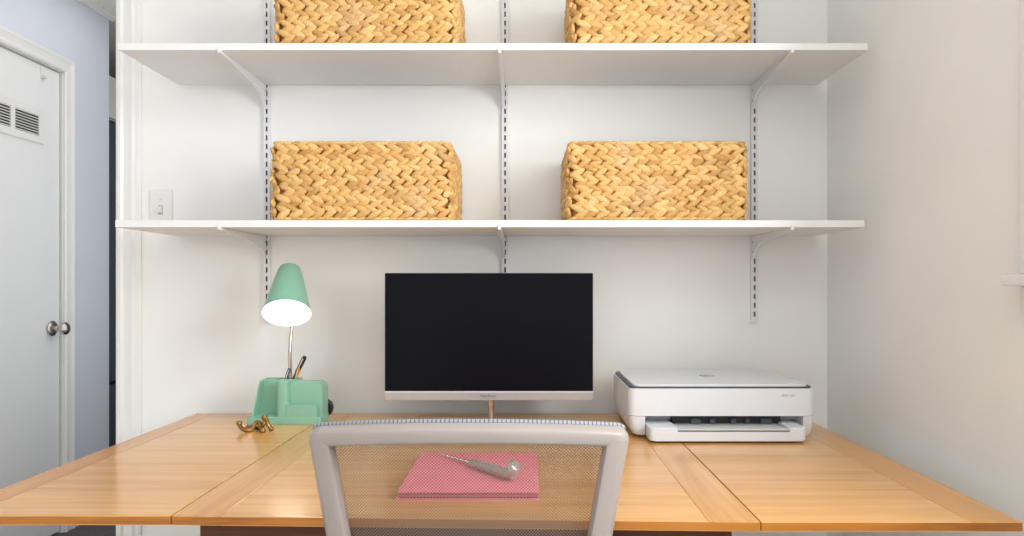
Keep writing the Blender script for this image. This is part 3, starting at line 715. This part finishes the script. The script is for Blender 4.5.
MB().prism(rrect(nx0, nx1, ny0 - 0.001, ny1, 0.004, 3), 'Z', DT + 0.0112, DT + 0.0134).build('front_cover', M['pink'], nb)
nt_ = DT + 0.0134
a = Vector((-0.172, 1.425, nt_ + 0.0034)); e = Vector((-0.012, 1.222, nt_ + 0.0130)); d = e - a
jp = thing('pen', (-0.09, 1.34, nt_), 'silver jewelled pen with a large crystal end, on the pink notebook', 'pen')
MB().tube([a, a + d*0.05, a + d*0.30, a + d*0.40], [0.0007, 0.0019, 0.0032, 0.0050], 14).build('tip', M['penmetal'], jp)
b = MB(); b.tube([a + d*0.40, a + d*0.42, a + d*0.90, a + d*0.93], [0.0062, 0.0078, 0.0086, 0.0070], 14).build('barrel', M['crystal'], jp)
dn = d.normalized(); b = MB(); u_ = dn.orthogonal().normalized(); v_ = dn.cross(u_); rn = random.Random(5)
for r_ in range(14):
    for k in range(8):
        q = 2*PI*(k + 0.5*(r_ % 2))/8
        c_ = a + d*(0.43 + 0.034*r_) + (u_*math.cos(q) + v_*math.sin(q)) * 0.0082
        b.ball(c_, 0.0023, u=5, v=3)
b.build('crystal_studs', M['crystal'], jp, smooth=0)
gc = a + d*0.93 + Vector((-0.001, 0.006, 0.0112))
b = MB(); b.lathe([(0.001, -0.012), (0.0145, 0.001), (0.0145, 0.0035), (0.009, 0.009), (0.001, 0.0092)], gc, (dn + Vector((0, 0, 0.6))).normalized(), 8)
b.build('gem', M['crystal'], jp, smooth=0)

# ================================================================ office chair
ccx, cyb = -0.0850, 0.966                    # centre of the back, distance of its rear face
oc = thing('office_chair', (ccx, 1.2, 0), 'pale grey framed mesh-back office chair pushed up to the desk', 'chair')
def bow(x): return 0.75 * (x - ccx) ** 2     # the back wraps forward at its sides
ztop, zlow = CH - 0.1925, 0.52
def lean(z): return (z - 0.9) * -0.10        # reclines towards the camera at the top
def half(z): return 0.2375 + (z - 0.90) * 0.165 if z > 0.70 else 0.2045 - (0.70 - z) * 0.05
def outline():
    P = []; r = 0.022
    n = 14
    for i in range(n): z = zlow + r + (ztop - 0.012 - r - zlow - r) * i / n; P.append((half(z), z))
    zc = ztop - 0.0115 - r; hw_ = half(zc)
    for i in range(9):
        t = i / 8 * PI / 2; P.append((hw_ - r + r * math.cos(t), zc + r * math.sin(t)))
    m_ = 24
    for i in range(1, m_):
        x = (hw_ - r) * (1 - 2 * i / m_); P.append((x, zc + r + 0.0115 * (1 - (x / (hw_ - r)) ** 2)))
    R_ = [(-x, z) for x, z in P[:n + 9]][::-1]
    P += R_
    hb = half(zlow)
    for i in range(5):
        t = i / 4 * PI / 2; P.append((-(hb - r + r * math.cos(t)), zlow + r - r * math.sin(t)))
    for i in range(1, 12): P.append(((hb - r) * (-1 + 2 * i / 12), zlow))
    for i in range(5):
        t = PI/2 - i / 4 * PI / 2; P.append(((hb - r + r * math.cos(t)), zlow + r - r * math.sin(t)))
    return P
OUT = outline()
def inward():
    n = len(OUT); N_ = []
    for i in range(n):
        p, q = OUT[i - 1], OUT[(i + 1) % n]
        tx, tz = q[0] - p[0], q[1] - p[1]; l = math.hypot(tx, tz) or 1
        N_.append((-tz / l, tx / l))
    return N_
INW = inward()
def cpos(u, v, dpt): return (ccx + u, cyb + bow(ccx + u) + lean(v) + dpt, v)
# section: (inward, depth from rear face)
SEC = [(0.000, 0.022), (0.0008, 0.015), (0.004, 0.008), (0.0085, 0.0025), (0.012, 0.001), (0.020, 0.0), (0.031, 0.0005), (0.0355, 0.002), (0.038, 0.006), (0.0395, 0.018), (0.0395, 0.025), (0.034, 0.030), (0.004, 0.030), (0.001, 0.027)]
rings = []
for (u, v), (nx, nz) in zip(OUT, INW):
    k_ = 1.0 - 0.27 * abs(nz)
    rings.append([cpos(u + nx * a_ * k_, v + nz * a_ * k_, d_) for a_, d_ in SEC])
MB().loft(rings, caps=False, closed=True).build('back_frame', M['chair'], oc, smooth=40)
# mesh stretched across the frame, on the sitter's side
b = MB(); NX, NZ = 24, 24
z_a, z_b = zlow + 0.02, ztop - 0.020
def mesh_pt(i, j):
    z = z_a + (z_b - z_a) * j / NZ
    x = (2 * i / NX - 1) * (half(z) - 0.020); return cpos(x, z + 0.008 * (1 - (x / half(z)) ** 2) * (j / NZ), 0.0275)
g = [[b.bm.verts.new(mesh_pt(i, j)) for j in range(NZ + 1)] for i in range(NX + 1)]
for i in range(NX):
    for j in range(NZ): b.bm.faces.new((g[i][j], g[i+1][j], g[i+1][j+1], g[i][j+1]))
b.build('back_mesh', M['mesh'], oc, smooth=180)
# woven edge of the mesh wrapped over the top of the frame
tp = [(u, v) for (u, v) in OUT if v > ztop - 0.020]
b = MB(); b.tube([cpos(u * 0.997, v + 0.0002, 0.0275) for u, v in tp], 0.0042, 8); b.build('mesh_edging', M['strip'], oc)
# seat, column and five-star base
b = MB()
b.prism(rrect(ccx - 0.235, ccx + 0.235, 1.06, 1.52, 0.06, 6), 'Z', 0.43, 0.50, 0.022, 4)
b.build('seat', M['seat'], oc)
b = MB(); b.prism([(cyb + 0.005, 0.70), (cyb + 0.030, 0.70), (cyb + 0.10, 0.44), (1.25, 0.425), (1.25, 0.395), (cyb + 0.055, 0.405)], 'X', ccx - 0.035, ccx + 0.035, 0.004)
b.box(ccx - 0.16, ccx + 0.16, cyb + 0.030, cyb + 0.050, 0.525, 0.57, 0.004)
b.build('back_support', M['chair'], oc)
MB().lathe([(0.03, 0.09), (0.03, 0.25), (0.016, 0.255), (0.016, 0.40), (0.06, 0.405), (0.06, 0.43)], (ccx, 1.27, 0), (0, 0, 1), 24).build('gas_lift', M['black'], oc)
for k in range(5):
    q = PI/2 + k * 2*PI/5; c_, s_ = math.cos(q), math.sin(q)
    MB().tube([(ccx + 0.02*c_, 1.27 + 0.02*s_, 0.105), (ccx + 0.16*c_, 1.27 + 0.16*s_, 0.095), (ccx + 0.29*c_, 1.27 + 0.29*s_, 0.075)], [0.024, 0.019, 0.013], 10).build('leg', M['chair'], oc)
    b = MB(); t_ = Vector((-s_, c_, 0)); p_ = Vector((ccx + 0.285*c_, 1.27 + 0.285*s_, 0.028))
    for sg in (-1, 1): b.lathe([(0.020, -0.008), (0.028, -0.006), (0.028, 0.006), (0.020, 0.008)], p_ + t_ * 0.013 * sg, t_, 18)
    b.tube([p_, p_ + Vector((0, 0, 0.045))], 0.006, 8)
    b.build('caster', M['black'], oc)
